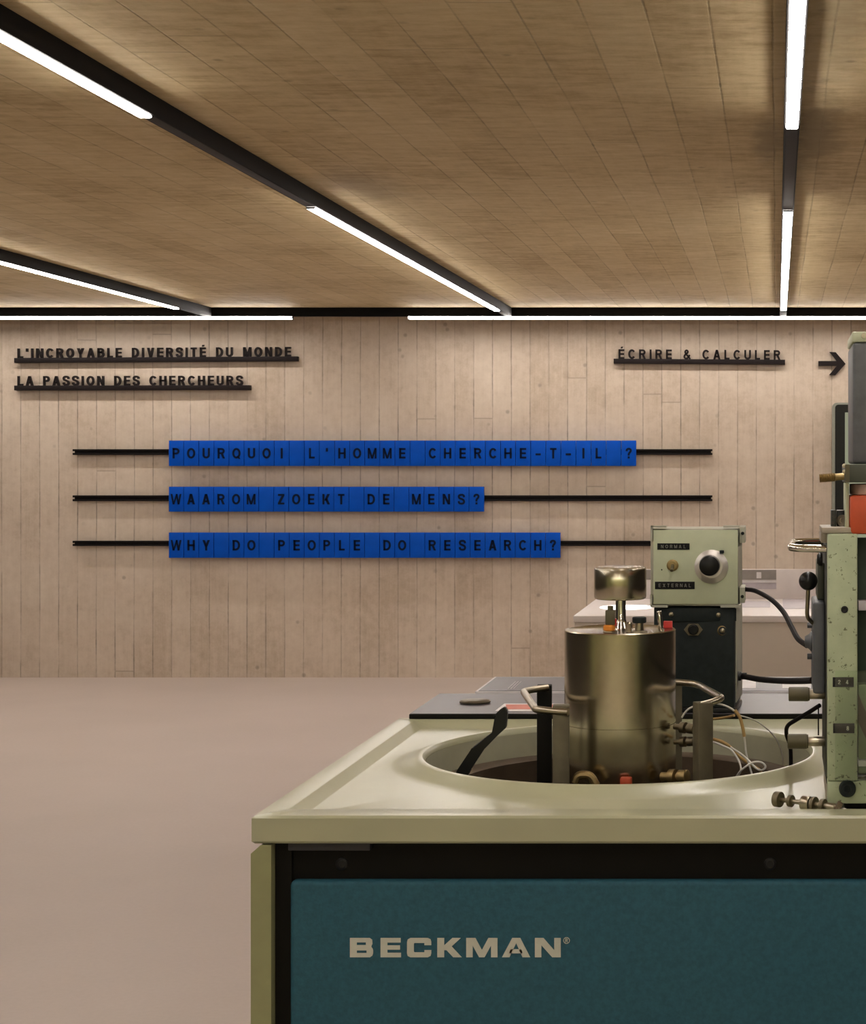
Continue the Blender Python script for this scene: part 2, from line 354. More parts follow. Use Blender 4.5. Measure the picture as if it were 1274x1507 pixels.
# grotesque capitals drawn as strokes in a box one cap-height tall; returns (polygons, width)
_g = {}
def glyph(ch, t):
    if (ch, t) in _g: return _g[(ch, t)]
    h = t / 2; ps = []; q = t * 0.92
    def R_(x0, y0, x1, y1): ps.append([(x0, y0), (x1, y0), (x1, y1), (x0, y1)])
    def v(x, y0=0.0, y1=1.0): R_(x, y0, x + t, y1)
    def hz(x0, x1, y): R_(x0, y, x1, y + q)
    def dg(x0, y0, x1, y1, k=1.12): d = t * k; ps.append([(x0, y0), (x0 + d, y0), (x1 + d, y1), (x1, y1)])
    def st(pts, tt=None):
        tt = tt or t; L = []; Rr = []; n = len(pts)
        for i in range(n):
            a = pts[max(0, i-1)]; b = pts[min(n-1, i+1)]; dx, dy = b[0]-a[0], b[1]-a[1]; l = math.hypot(dx, dy) or 1
            L.append((pts[i][0] - dy/l*tt/2, pts[i][1] + dx/l*tt/2)); Rr.append((pts[i][0] + dy/l*tt/2, pts[i][1] - dx/l*tt/2))
        for i in range(n-1): ps.append([L[i], L[i+1], Rr[i+1], Rr[i]])
    def el(cx, cy, rx, ry, a0, a1, n=28): return [(cx + rx*math.cos(math.radians(a0+(a1-a0)*i/n)), cy + ry*math.sin(math.radians(a0+(a1-a0)*i/n))) for i in range(n+1)]
    def sp(pts): return [(p.x, p.y) for p in smooth_path([(x, y, 0) for x, y in pts], 6)]
    def bowl(x0, x1, y0, y1):
        r = (y1 - y0)/2; hz(x0, x1 - r, y1 - q); hz(x0, x1 - r, y0); st(el(x1 - r, (y0+y1)/2, r - h, r - h, -90, 90))
    if ch == 'I': w = t; v(0)
    elif ch == 'L': w = .55; v(0); hz(0, w, 0)
    elif ch in 'EÉ':
        w = .61; v(0); hz(0, w, 0); hz(0, w*.95, .5 - q/2); hz(0, w, 1 - q)
        if ch == 'É': ps.append([(.22, 1.09), (.22 + t*.8, 1.09), (.50, 1.27), (.50 - t*1.1, 1.27)])
    elif ch == 'T': w = .62; hz(0, w, 1 - q); v(w/2 - h)
    elif ch == 'H': w = .71; v(0); v(w - t); hz(0, w, .5 - q/2)
    elif ch == 'P': w = .65; v(0); bowl(0, w, .39, 1)
    elif ch == 'R': w = .70; v(0); bowl(0, w - .02, .42, 1); dg(w - t*1.1, 0, w - t*1.25 - .16, .45)
    elif ch == 'B': w = .69; v(0); bowl(0, w - .04, .46, 1); bowl(0, w, 0, .46 + q)
    elif ch == 'D': w = .71; v(0); hz(0, w - .37, 0); hz(0, w - .37, 1 - q); st(el(w - .40, .5, .40 - h, .5 - h, -90, 90))
    elif ch in 'OQ':
        w = .79; st(el(w/2, .5, w/2 - h, .505 - h, 0, 360, 44))
        if ch == 'Q': dg(w - t*.95, -.04, w*.52, .24, .95)
    elif ch == 'C': w = .73; st(el(.385, .5, .385 - h, .505 - h, 38, 322, 40))
    elif ch == 'S': w = .66; st(sp([(.585, .69), (.55, .84), (.44, .915), (.33, .925), (.20, .905), (.105, .83), (.088, .72), (.15, .605), (.33, .525), (.50, .44), (.58, .30), (.545, .15), (.45, .09), (.33, .075), (.19, .10), (.10, .18), (.075, .325)]))
    elif ch == 'U': w = .70; v(0, .32); v(w - t, .32); st(el(w/2, .33, w/2 - h, .33 - h, 180, 360))
    elif ch == 'M': w = .84; v(0); v(w - t); dg(0, 1, w/2 - t*.56, 0); dg(w - t*1.12, 1, w/2 - t*.56, 0)
    elif ch == 'N': w = .71; v(0); v(w - t); dg(0, 1, w - t*1.15, 0, 1.15)
    elif ch == 'A': w = .76; dg(0, 0, w/2 - t*.56, 1); dg(w - t*1.12, 0, w/2 - t*.56, 1); hz(.17, w - .17, .21)
    elif ch == 'V': w = .72; dg(0, 1, w/2 - t*.56, 0); dg(w - t*1.12, 1, w/2 - t*.56, 0)
    elif ch == 'W':
        w = 1.02; d = t*.98
        for x0, x1 in ((0, .27), (.52, .27), (.52 - .04, .75), (w, .75)):
            x0 = min(x0, w - d); ps.append([(x0, 1), (x0 + d, 1), (x1 - d/2 + d, 0), (x1 - d/2, 0)])
    elif ch == 'Y': w = .72; v(w/2 - h, 0, .42); dg(0, 1, w/2 - t*.6, .38, 1.2); dg(w - t*1.2, 1, w/2 - t*.6, .38, 1.2)
    elif ch == 'X': w = .72; dg(0, 0, w - t*1.2, 1, 1.2); dg(0, 1, w - t*1.2, 0, 1.2)
    elif ch == 'Z': w = .62; hz(0, w, 0); hz(0, w, 1 - q); dg(0, q*.8, w - t*1.3, 1 - q*.8, 1.3)
    elif ch == 'K': w = .72; v(0); dg(t*.9, .36, w - t*1.35, 1, 1.3); dg(w - t*1.25, 0, .23, .56, 1.25)
    elif ch == '?':
        w = .56; st(sp([(.085, .70), (.11, .84), (.20, .91), (.29, .925), (.40, .90), (.475, .81), (.465, .69), (.39, .58), (.31, .48), (.285, .37), (.285, .28)])); R_(.285 - h, 0, .285 + h, t*1.05)
    elif ch == "'": w = t; v(0, .66, 1.0)
    elif ch == '-': w = .50; R_(0, .30, w, .30 + t)
    elif ch == '&': w = .74; st(sp([(.70, .03), (.50, .26), (.30, .52), (.19, .68), (.19, .83), (.30, .925), (.42, .88), (.44, .74), (.33, .60), (.16, .45), (.08, .29), (.12, .14), (.27, .075), (.43, .13), (.56, .27), (.63, .46)]), t*.9)
    elif ch == '2': w = .58; hz(0, w, 0); st(sp([(.075, .68), (.10, .83), (.19, .915), (.30, .925), (.42, .89), (.485, .78), (.46, .63), (.34, .47), (.18, .32), (.08, .14)]))
    elif ch == '4': w = .62; v(w - t*1.9); hz(0, w, .22); dg(0, .26, w - t*2.1, 1)
    else: w = .60; st(el(w/2, .27, w/2 - h, .27 - h, 0, 360)); st(el(w/2, .745, w/2 - h - .03, .255 - h, 0, 360))   # 8
    _g[(ch, t)] = (ps, w); return _g[(ch, t)]
def glyph_bm(bm, ch, t, x, z, yfront, height, depth):
    """place a capital facing -Y: x = left edge, z = baseline, t = stroke weight."""
    ps, w = glyph(ch, t)
    for p in ps: bm_poly(bm, [(x + a*height, z + b*height) for a, b in p], yfront, yfront + depth, lambda X, Y, Z: Vector((X, Y, Z)))
    return w * height
def gwidth(ch, t, height): return glyph(ch, t)[1] * height

# ------------------------------------------------------------------ the room
WY = 12.7; ZC = 2.575; XL, XR, YB = -7.2, 5.2, -6.5
def struct(name, lo, hi, mat):
    o = box(name, lo, hi, mat, origin=(0, 0, 0)); o['kind'] = 'structure'; return o
struct('floor', (XL - .2, YB - .2, -0.2), (XR + .2, WY + .2, 0), 'floor')
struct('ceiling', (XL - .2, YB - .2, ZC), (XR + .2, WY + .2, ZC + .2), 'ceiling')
struct('wall_back', (XL - .2, WY, 0), (XR + .2, WY + .2, ZC), 'wall')
struct('wall_left', (XL - .2, -1.0, 0), (XL, WY, ZC), 'wall_side')
struct('wall_right', (XR, -1.6, 0), (XR + .2, WY, ZC), 'wall_side')
struct('wall_left', (XL - .2, YB, 0), (XL, -1.0, ZC), 'wall_far')
struct('wall_right', (XR, YB, 0), (XR + .2, -1.6, ZC), 'wall_far')
struct('wall_front', (XL - .2, YB - .2, 0), (XR + .2, YB, ZC), 'wall_far')

# ------------------------------------------------------------------ ceiling tracks and strip lights
TB = ZC - 0.060                       # underside of the black tracks
def track(axis, c, a, b, label, covers=()):
    t = thing('light_track', label, 'light track', (c, (a+b)/2, ZC) if axis == 'y' else ((a+b)/2, c, ZC), 'black light tracks on the ceiling')
    hw = 0.0235
    lo, hi = ((c-hw, a, TB), (c+hw, b, ZC)) if axis == 'y' else ((a, c-hw, TB), (b, c+hw, ZC))
    box('channel', lo, hi, 'track', t, 0.002)
    for s, e in covers:
        lo, hi = ((c-.018, s, TB-.0006), (c+.018, e, TB)) if axis == 'y' else ((s, c-.018, TB-.0006), (e, c+.018, TB))
        box('cover_strip', lo, hi, 'cover', t, 0.001, label='dark grey cover strip between two lamps')
    return t
def lamp(axis, c, a, b, label, shield=False):
    hw, h = (0.0175, 0.016) if shield else (0.0178, 0.008)
    TL = TB - .0008
    t = thing('strip_light', label, 'strip light', (c, (a+b)/2, TL) if axis == 'y' else ((a+b)/2, c, TL), 'white strip lights under the ceiling')
    if axis == 'y': box('diffuser', (c-hw, a+.003, TL-h), (c+hw, b-.003, TL), 'lamp', t, 0.003)
    else: box('diffuser', (a+.003, c-hw, TL-h), (b-.003, c+hw, TL), 'lamp_wall' if shield else 'lamp_far', t, 0.003)
    for s in (a, b - .003):
        lo, hi = ((c-hw, s, TL-h), (c+hw, s+.003, TL)) if axis == 'y' else ((s, c-hw, TL-h), (s+.003, c+hw, TL))
        box('end_cap', lo, hi, 'cover', t, 0.001)
    if shield: box('back_shield', (a, c+hw+.001, TL-h-.004), (b, c+hw+.005, TL), 'track', t)
    return t
WS = 12.33
track('x', WS, -7.1, 5.1, 'long black track across the ceiling along the concrete wall', [(-3.30, -2.53)])
track('y', 0.047, YB + .45, WS - .03, 'black ceiling track running straight back above the machine, at right', [(5.41, 7.16)])
track('y', -1.83, YB + .45, WS - .03, 'black ceiling track crossing the middle of the ceiling diagonally in view', [(5.24, 7.07)])
track('y', -3.88, YB + .45, WS - .03, 'black ceiling track at the left edge of the picture', [])
lamp('y', 0.047, 0.7, 5.40, 'white strip light at upper right, the nearer one above the machine')
lamp('y', 0.047, 7.17, 11.75, 'white strip light at right, the farther short one ending near the wall')
lamp('y', -1.83, 0.6, 5.23, 'white strip light entering the picture at its upper left edge')
lamp('y', -1.83, 7.08, 11.80, 'white diagonal strip light in the middle of the ceiling')
lamp('y', -3.88, 7.1, 11.65, 'white strip light low on the left, slanting towards the wall')
lamp('x', WS, -7.0, -3.31, 'thin white strip light along the wall, left one', True)
lamp('x', WS, -2.52, 3.2, 'thin white strip light along the wall, long right one', True)
track('x', YB + .4, -7.1, 5.1, 'added black track along the unseen wall behind the viewpoint', [])
lamp('x', YB + .4, -5.5, 3.5, 'added white strip light along the unseen wall behind the viewpoint')  # added lamp, brightens the unseen green wall and the fronts facing it
# the rest of the lamp grid goes on outside the frame
for x in (0.047, -1.83):
    lamp('y', x, -5.9, -1.2, 'white strip light behind the viewpoint, outside the picture')
lamp('y', -3.88, 0.6, 5.2, 'white strip light left of the picture, outside the frame')
for x in (2.0, -5.8):
    track('y', x, YB + .45, WS - .03, 'black ceiling track outside the picture')
    for a, b in ((0.6, 5.2), (7.1, 11.7)):
        lamp('y', x, a, b, 'white strip light beside the view, outside the frame')

# ------------------------------------------------------------------ standing-letter signs on the wall
BOLD = 0.20
def wall_sign(text, x0, x1, yb0, yb1, tx0, tx1, cap_px, label):
    Y = WY - 0.035
    a, b = P(x0, yb0, Y), P(x1, yb1, Y)
    root = thing('wall_sign', label, 'sign', (a + b) / 2, 'black lettering signs on the concrete wall')
    ang = math.atan2(b.z - a.z, b.x - a.x); L = (b.x - a.x); px = Y / F
    parts = [box('support_bar', (a.x, Y - .015, a.z - 7*px), (b.x, WY - .001, a.z), 'sign', root, 0.001)]
    h = cap_px * px; sp = 0.30 * h * 1.3
    n_gap = 0; nat = 0
    for i, ch in enumerate(text):
        if ch == ' ': nat += 0.42 * h; continue
        nat += gwidth(ch, BOLD, h)
    gap = ((tx1 - tx0) * px - nat) / (len(text) - 1)
    x = X_(tx0, Y)
    for ch in text:
        if ch == ' ': x += 0.42 * h + gap; continue
        bm = new(); wd = glyph_bm(bm, ch, BOLD, x, a.z, Y - .008, h, .018)
        parts.append(obj('letter', bm, 'sign', root)); x += wd + gap
    for p in parts:   # tilt the whole sign a hair, as it hangs in the photo
        for v in p.data.vertices: v.co.z += (v.co.x + root.location.x - a.x) * math.tan(ang) + (a.z - root.location.z) * 0
    return root
wall_sign("L'INCROYABLE DIVERSITÉ DU MONDE", 22, 438, 527, 524.5, 26, 428, 14.0, "black standing letters reading L'INCROYABLE DIVERSITÉ DU MONDE, upper left of the wall")
wall_sign("LA PASSION DES CHERCHEURS", 22, 368, 567.5, 567, 26, 357, 14.0, 'black standing letters reading LA PASSION DES CHERCHEURS, second sign at left')
wall_sign("ÉCRIRE & CALCULER", 903, 1155, 528, 529.5, 910, 1148, 14.0, 'black standing letters reading ÉCRIRE & CALCULER, upper right of the wall')
bm = new(); Y = WY - .03
ap = [(1204, 531.2), (1231, 531.2), (1220.5, 518), (1229.5, 518.3), (1244, 535.5), (1229, 552), (1219.8, 551.7), (1231, 538.3), (1204, 538.3)]
bm_poly(bm, [(X_(x, Y), Z_(y, Y)) for x, y in ap], Y, WY - .002, lambda x, y, z: Vector((x, y, z)))
tag(obj('arrow_sign', bm, 'sign', origin=P(1224, 535, WY - .01)), 'black arrow pointing right on the concrete wall', 'sign')

# ------------------------------------------------------------------ the three questions in blue letter tiles
TY = WY - 0.062     # front face of the tiles
RY = WY - 0.030
ORD = ['first','second','third','fourth','fifth','sixth','seventh','eighth','ninth','tenth','eleventh','twelfth','thirteenth','fourteenth','fifteenth','sixteenth','seventeenth','eighteenth','nineteenth','twentieth','twenty-first','twenty-second','twenty-third','twenty-fourth','twenty-fifth','twenty-sixth','twenty-seventh','twenty-eighth','twenty-ninth','thirtieth','thirty-first']
rows = [("POURQUOI L'HOMME CHERCHE-T-IL ?", 648.3, 685.8, 248, 936, 661, 669.5, 'top'),
        ("WAAROM ZOEKT DE MENS?", 716.3, 753, 248, 712, 729, 737.5, 'middle'),
        ("WHY DO PEOPLE DO RESEARCH?", 783.8, 821, 248, 824.5, 796, 803.5, 'bottom')]
ptile = TY / F
tw = 22.16 * ptile
tile_me = {}
for text, y0, y1, xa, xb, ra, rb, nm in rows:
    za, zb = Z_(ra, RY), Z_(rb, RY)
    bm = new()
    bm_box(bm, (X_(107, RY), RY - .004, za - .014), (X_(1048, RY), RY + .010, za), 0.001)
    bm_box(bm, (X_(107, RY), RY - .004, zb), (X_(1048, RY), RY + .010, zb + .014), 0.001)
    bm_box(bm, (X_(109, RY), RY + .010, zb), (X_(1046, RY), WY - .001, za), 0.001)
    tag(obj('sign_rail', bm, 'black', origin=(X_(577, RY), WY, (za + zb) / 2)), 'slim double black wall rail carrying the %s row of blue letter tiles' % nm, 'sign rail', 'sign rails on the wall')
    pitch = (xb - xa) * ptile / len(text)
    zt, zbm = Z_(y0, TY), Z_(y1, TY)
    for i, ch in enumerate(text):
        x0 = X_(xa, TY) + i * pitch; xc = x0 + pitch / 2; zc = (zt + zbm) / 2
        if nm not in tile_me:
            bm = new(); bm_box(bm, (-pitch/2 + .0016, 0, -(zt - zbm)/2), (pitch/2 - .0016, .026, (zt - zbm)/2), 0.0015)
            tmp = obj('letter_tile', bm, 'blue', origin=(0, 0, 0)); tile_me[nm] = tmp.data; bpy.data.objects.remove(tmp)
        o = bpy.data.objects.new('letter_tile', tile_me[nm]); link(o); o.location = (xc, TY, zc)
        names = {"'": 'apostrophe', '-': 'hyphen', '?': 'question mark'}
        what = 'blank blue tile' if ch == ' ' else 'blue tile with a black ' + names.get(ch, 'letter ' + ch)
        tag(o, '%s, %s from the left in the %s row' % (what, ORD[i], nm), 'letter tile', 'blue letter tiles of the %s row' % nm)
        if ch != ' ':
            h = 15.4 * ptile; wd = gwidth(ch, .165 if ch in 'MW' else .195, h); bm = new()
            glyph_bm(bm, ch, .165 if ch in 'MW' else .195, xc - wd/2, zc - h/2, TY - .003, h, .0028)
            obj('letter', bm, 'tileletter', o)

# ------------------------------------------------------------------ wall screen at right
Y = WY - .09
root = thing('wall_screen', 'portrait screen in a black bezel on the wall behind the grey tower', 'screen', P(1290, 838, WY))
def rrect(x0, x1, y0, y1, r, Yq):
    pts = []
    for cx, cy, a0 in ((x1-r, y0+r, -90), (x1-r, y1-r, 0), (x0+r, y1-r, 90), (x0+r, y0+r, 180)):
        for k in range(7):
            a = math.radians(a0 + 15*k); pts.append((X_(cx + r*math.cos(a), Yq), Z_(cy + r*math.sin(a), Yq)))
    return pts
idp = lambda x, y, z: Vector((x, y, z))
bm = new(); bm_poly(bm, rrect(1224.5, 1360, 592.5, 838, 7, Y), Y, WY - .001, idp); obj('shell', bm, 'monitor', root)
bm = new(); bm_poly(bm, rrect(1228.5, 1356, 595.5, 835, 5, Y), Y - .006, Y - .0005, idp); obj('bezel', bm, 'knob', root)
bm = new(); bm_poly(bm, rrect(1243, 1342, 607, 823, 1, Y), Y - .009, Y - .0065, idp); obj('display', bm, 'screen', root)

# ------------------------------------------------------------------ white exhibit table in the background
root = thing('display_table', 'white exhibit table behind the dark control box', 'table', (X_(1100, 8.5), 8.5, 0))
tz = Z_(906, 8.0); xl = X_(845, 8.0); xr = xl + 2.2
box('cabinet', (xl, 8.0, 0.0), (xr, 9.06, tz - .03), 'offwhite', root, 0.004)
box('tabletop', (xl - .004, 7.99, tz - .0295), (xr + .004, 9.07, tz), 'white', root, 0.003)
lc = P(921, 893.5, 8.45)
bm = new(); bm_lathe(bm, (lc.x, 8.45, tz + .0003), (0, 0, 1), [(.122, 0), (.122, .003), (0, .0035)], 48); obj('bright_disc', bm, 'lens', root, label='round white glowing disc on the tabletop')  # bright emissive disc laid on the tabletop
by = 9.0
root = thing('display_board', 'white upright panel with a grey strip at the back of the white table', 'panel', (X_(1070, by), by, tz))
box('board', (X_(948, by), by, tz + .0005), (X_(1207, by), by + .03, Z_(838, by)), 'white', root, 0.002)
box('grey_strip', (X_(949, by), by - .004, Z_(853, by)), (X_(1142, by), by - .0005, Z_(838.5, by)), 'greyprint', root)
box('pictogram', (X_(1113, by), by - .007, Z_(851, by)), (X_(1120, by), by - .0045, Z_(842, by)), 'rim', root)
box('shelf_line', (X_(1000, by), by - .012, Z_(857, by)), (X_(1142, by), by - .0005, Z_(854.5, by)), 'rim', root)
box('lilac_field', (X_(1000, by), by - .003, Z_(867, by)), (X_(1142, by), by - .0005, Z_(857.5, by)), 'lilac', root)
troot = bpy.data.objects['display_table']
for x0, x1, y0, y1 in ((1090, 1133, 885, 894), (1152, 1205, 882, 896)):
    Ya, Yb = (EYE - tz)*F/(y1 - VY), (EYE - tz)*F/(y0 - VY)
    box('lilac_label', (X_(x0, Ya), Ya, tz + .0003), (X_(x1, Ya), Yb, tz + .0012), 'lilac', troot, label='pale lilac label flat on the tabletop')

# ------------------------------------------------------------------ the centrifuge cabinet
ZT = 0.92; XM0, XM1 = -0.866, 0.62; YF, YR = 2.973, 4.13; ZP = 0.907
BC = Vector((-0.316, 3.63))
root = thing('centrifuge_cabinet', 'pale green laboratory centrifuge cabinet with a teal front and an open round bowl', 'machine', (-.12, 3.7, 0))
def rect_hit(x0, x1, y0, y1, a):
    dx, dy = math.cos(a), math.sin(a); ts = []
    if dx > 1e-9: ts.append((x1 - BC.x)/dx)
    if dx < -1e-9: ts.append((x0 - BC.x)/dx)
    if dy > 1e-9: ts.append((y1 - BC.y)/dy)
    if dy < -1e-9: ts.append((y0 - BC.y)/dy)
    t = min(ts); return BC.x + dx*t, BC.y + dy*t
rects = [(XM0+.004, XM1, YF+.004, YR, .874), (XM0, XM1, YF, YR, .878), (XM0, XM1, YF, YR, ZT-.004), (XM0+.004, XM1-.004, YF+.004, YR-.004, ZT),
         (-.823, XM1-.03, 3.034, 4.095, ZT), (-.820, XM1-.033, 3.037, 4.092, ZT-.001), (-.800, XM1-.053, 3.062, 4.045, ZP), (-.797, XM1-.056, 3.066, 4.041, ZP-.0004)]
angs = set(2*math.pi*i/144 for i in range(144))
for r in rects:
    for x in r[:2]:
        for y in r[2:4]:
            angs.add(math.atan2(y - BC.y, x - BC.x) % (2*math.pi))
angs = sorted(angs)
bm = new(); loops = []
for r in rects: loops.append([bm.verts.new((*rect_hit(*r[:4], a), r[4])) for a in angs])
for rr, z in ((.452, ZP), (.443, ZP+.0005), (.430, ZP+.004), (.415, ZP+.010), (.404, ZP+.016), (.396, ZP+.0185), (.390, ZP+.018), (.386, ZP+.014), (.384, ZP+.006)):
    loops.append([bm.verts.new((BC.x + rr*math.cos(a), BC.y + rr*math.sin(a), z)) for a in angs])
for a, b in zip(loops, loops[1:]):
    for i in range(len(angs)):
        j = (i+1) % len(angs); bm.faces.new((a[i], a[j], b[j], b[i]))
obj('top_panel', bm, 'enamel', root, sharp=38)
bm = new(); bm_lathe(bm, (BC.x, BC.y, 0), (0, 0, 1), [(.3835, ZP+.006), (.380, .88), (.374, .80), (.365, .74), (.36, .70)], 96, cap=False); obj('bowl_wall', bm, 'bowl', root)
bm = new(); bm_lathe(bm, (BC.x, BC.y, 0), (0, 0, 1), [(.372, .852), (.372, .8645), (.330, .8645), (.325, .862), (.325, .80), (.345, .80)], 96, cap=False); obj('ring_flange', bm, 'brownring', root)
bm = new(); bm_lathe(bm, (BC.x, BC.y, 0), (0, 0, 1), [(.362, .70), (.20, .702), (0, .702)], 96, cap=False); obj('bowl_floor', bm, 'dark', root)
# side panel with a chamfered top edge
bm = new(); pts = [(XM0 - .001, .02), (-.8335, .02), (-.8335, .872), (-.851, .872), (XM0 - .001, .858)]
bm_poly(bm, pts, 2.972, 4.48, idp); obj('side_panel', bm, 'enamel_side', root)
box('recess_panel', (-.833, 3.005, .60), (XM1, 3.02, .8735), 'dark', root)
box('gap_strip', (-.833, 2.995, .02), (-.806, 3.2, .872), 'dark', root)  # dark strip filling the gap beside the teal panel
box('hinge_strip', (X_(425, 2.99), 2.985, Z_(1251, 2.99)), (X_(545, 2.99), 3.005, .8735), 'cover', root, 0.001)
bm = new(); bm_box(bm, (-.8045, 2.978, .03), (XM1, 3.004, Z_(1297, 2.978)), .008, seg=4); fp = obj('front_panel', bm, 'teal', root)
box('plinth', (-.78, 3.05, 0), (XM1 - .05, 4.35, .029), 'dark', root)
box('rear_cabinet', (-.833, 4.135, .03), (XM1, 4.47, .905), 'enamel_side', root)
for px in (503, 1133):
    c = P(px, 1271.5, 3.005); bm = new()
    bm_lathe(bm, c + Vector((0, .001, 0)), (0, -1, 0), [(.0105, 0), (.0105, .003), (.008, .0045), (.0065, .0045), (.006, .0025), (0, .0025)], 32)
    obj('screw', bm, 'knob', root)

# maker's name in wide letters on the teal front
LY = 2.978
def wl(px, py): return X_(px, LY), Z_(py, LY)
def lettering(shapes, holes_done=True):
    for sh in shapes:
        bm = new()
        for poly in sh:
            bm_poly(bm, [wl(x, y) for x, y in poly], LY - .0012, LY + .0002, idp)
        obj('letter', bm, 'white_ink', fp)
def arc(cx, cy, rx, ry, a0, a1, n=6): return [(cx + rx*math.cos(math.radians(a0 + (a1-a0)*i/n)), cy - ry*math.sin(math.radians(a0 + (a1-a0)*i/n))) for i in range(n+1)]
def C_band(x0, x1, y0, y1, t, tv, r):     # open-right rounded C built as one band
    cy = (y0 + y1)/2; e = 8.2
    outer = [(x1, y0 + e + 2)] + [(x1, y0 + r)] + arc(x1 - r, y0 + r, r, r, 0, 90)[1:] + arc(x0 + r, y0 + r, r, r, 90, 180) + arc(x0 + r, y1 - r, r, r, 180, 270) + arc(x1 - r, y1 - r, r, r, 270, 360) + [(x1, y1 - e - 2)]
    ri = r * .45
    inner = [(x1 - t, y1 - e - 2), (x1 - t, y1 - tv)] + arc(x0 + t + ri, y1 - tv - ri, ri, ri, 270, 180) + arc(x0 + t + ri, y0 + tv + ri, ri, ri, 180, 90) + [(x1 - t, y0 + tv), (x1 - t, y0 + e + 2)]
    return outer + inner
def ring_quads(outer, inner):
    n = len(outer); return [[outer[i], outer[(i+1) % n], inner[(i+1) % n], inner[i]] for i in range(n)]
T, Bm = 1380.3, 1408.6
B_ = [[(515, T), (525, T), (525, Bm), (515, Bm)],
      [(525, T), (544, T), (547.5, T+2.5), (548, T+6), (548, T+9), (546.5, T+12), (548.5, T+15.5), (549, T+22), (548, T+26), (544.5, Bm), (525, Bm), (525, Bm-6.2), (537.5, Bm-6.2), (539, Bm-7.7), (537.5, Bm-9.4), (525, Bm-9.4), (525, T+9.8), (537, T+9.8), (538.5, T+8), (537, T+6.4), (525, T+6.4)]]
# split the B's right-hand part into simple pieces
B_ = [[(515, T), (525, T), (525, Bm), (515, Bm)],
      [(525, T), (544, T), (547.5, T+2.5), (548, T+6.4), (525, T+6.4)],
      [(538.5, T+6.4), (548, T+6.4), (548, T+9), (547, T+10.4), (538.5, T+10.4)],
      [(525, T+10.4), (547, T+10.4), (546.3, T+13), (548.5, T+16), (549, T+18.2), (525, T+18.2)],
      [(539.5, T+18.2), (549, T+18.2), (549, Bm-6.2), (539.5, Bm-6.2)],
      [(525, Bm-6.2), (549, Bm-6.2), (548, Bm-2.5), (544.5, Bm), (525, Bm)]]
E_ = [[(560, T), (570, T), (570, Bm), (560, Bm)], [(570, T), (589.5, T), (589.5, T+6.6), (570, T+6.6)],
      [(570, T+10.8), (588.5, T+10.8), (588.5, T+17), (570, T+17)], [(570, Bm-6.6), (590, Bm-6.6), (590, Bm), (570, Bm)]]
def C_poly(x0, x1):
    o = 5; return [[(x0+o, T), (x1-o, T), (x1-1, T+2), (x1, T+6), (x1, T+10.5), (x1-10, T+10.5), (x1-10, T+7.2), (x0+11, T+7.2), (x0+10, T+8.5), (x0+10, Bm-8.5), (x0+11, Bm-7.2), (x1-10, Bm-7.2), (x1-10, Bm-10.5), (x1, Bm-10.5), (x1, Bm-6), (x1-1, Bm-2), (x1-o, Bm), (x0+o, Bm), (x0+1, Bm-2), (x0, Bm-6), (x0, T+6), (x0+1, T+2)]]
K_ = [[(643.5, T), (653.5, T), (653.5, Bm), (643.5, Bm)], [(653.5, T+10.8), (665.5, T), (678, T), (664.5, T+12.3), (679.5, Bm), (667, Bm), (657, T+17.8), (653.5, T+17.8)]]
M_ = [[(686, Bm), (686, T), (699.5, T), (709, T+17.5), (718.5, T), (732, T), (732, Bm), (722.5, Bm), (722.5, T+11), (713, Bm), (705, Bm), (695.5, T+11), (695.5, Bm)]]
A_ = [[(738.5, Bm), (753.5, T), (765.5, T), (780, Bm), (768.8, Bm), (759.5, T+7.5), (749.7, Bm)], [(751, T+16.5), (767, T+16.5), (769, T+22.5), (749, T+22.5)]]
N_ = [[(787, Bm), (787, T), (799.5, T), (815.5, T+18), (815.5, T), (825, T), (825, Bm), (812.5, Bm), (796.5, T+10.5), (796.5, Bm)]]
lettering([B_, E_, C_poly(599, 634.5), K_, M_, A_, N_])
bm = new()   # registered-trademark ring and R
oc, ic = arc(833.5, 1384, 4.8, 4.8, 0, 352, 44), arc(833.5, 1384, 3.9, 3.9, 0, 352, 44)
for q in ring_quads(oc, ic): bm_poly(bm, [wl(*p) for p in q], LY - .001, LY + .0002, idp)
glyph_bm(bm, 'R', 0.17, wl(831.6, 0)[0], wl(0, 1386.8)[1], LY - .001, 5.4*LY/F, .001)
obj('registered_mark', bm, 'white_ink', fp)

# ------------------------------------------------------------------ dark plate and printed panel behind the bowl
pz = .9205
box_o = box('cover_plate', (X_(601, 4.1), 4.105, pz), (.62, 4.47, pz + .011), 'dark', None, .0015, origin=(-.1, 4.3, pz))
tag(box_o, 'dark grey plate lying across the rear of the green machine', 'plate')
box('top_sheet', (X_(601, 4.1) + .002, 4.107, pz + .0111), (.618, 4.468, pz + .012), 'plate', box_o, label='smooth grey top sheet')
c = P(699, 1031, 4.29)
bm = new(); bm_lathe(bm, (c.x, 4.29, pz + .0122), (0, 0, 1), [(.030, 0), (.0365, .002), (.0372, .0045), (.033, .007), (.01, .008), (0, .008)], 48)
tag(obj('metal_cap', bm, 'steel_dark', origin=(c.x, 4.29, pz + .012)), 'flat round grey metal cap lying on the dark plate', 'cap')
root = thing('printed_card', 'small white card with red print on the dark plate, left of the cylinder', 'card', (X_(760, 4.15), 4.15, pz + .0122))
cz = pz + .0124
def flat(name, pts, z0, z1, mat, parent):
    bm = new(); a = [bm.verts.new((x, y, z0)) for x, y in pts]; b = [bm.verts.new((x, y, z1)) for x, y in pts]; n = len(pts)
    bm.faces.new(a); bm.faces.new(b)
    for i in range(n): bm.faces.new((a[i], a[(i+1) % n], b[(i+1) % n], b[i]))
    return obj(name, bm, mat, parent)
def onz(px, py, z): Yq = (EYE - z) * F / (py - VY); return (X_(px, Yq), Yq)
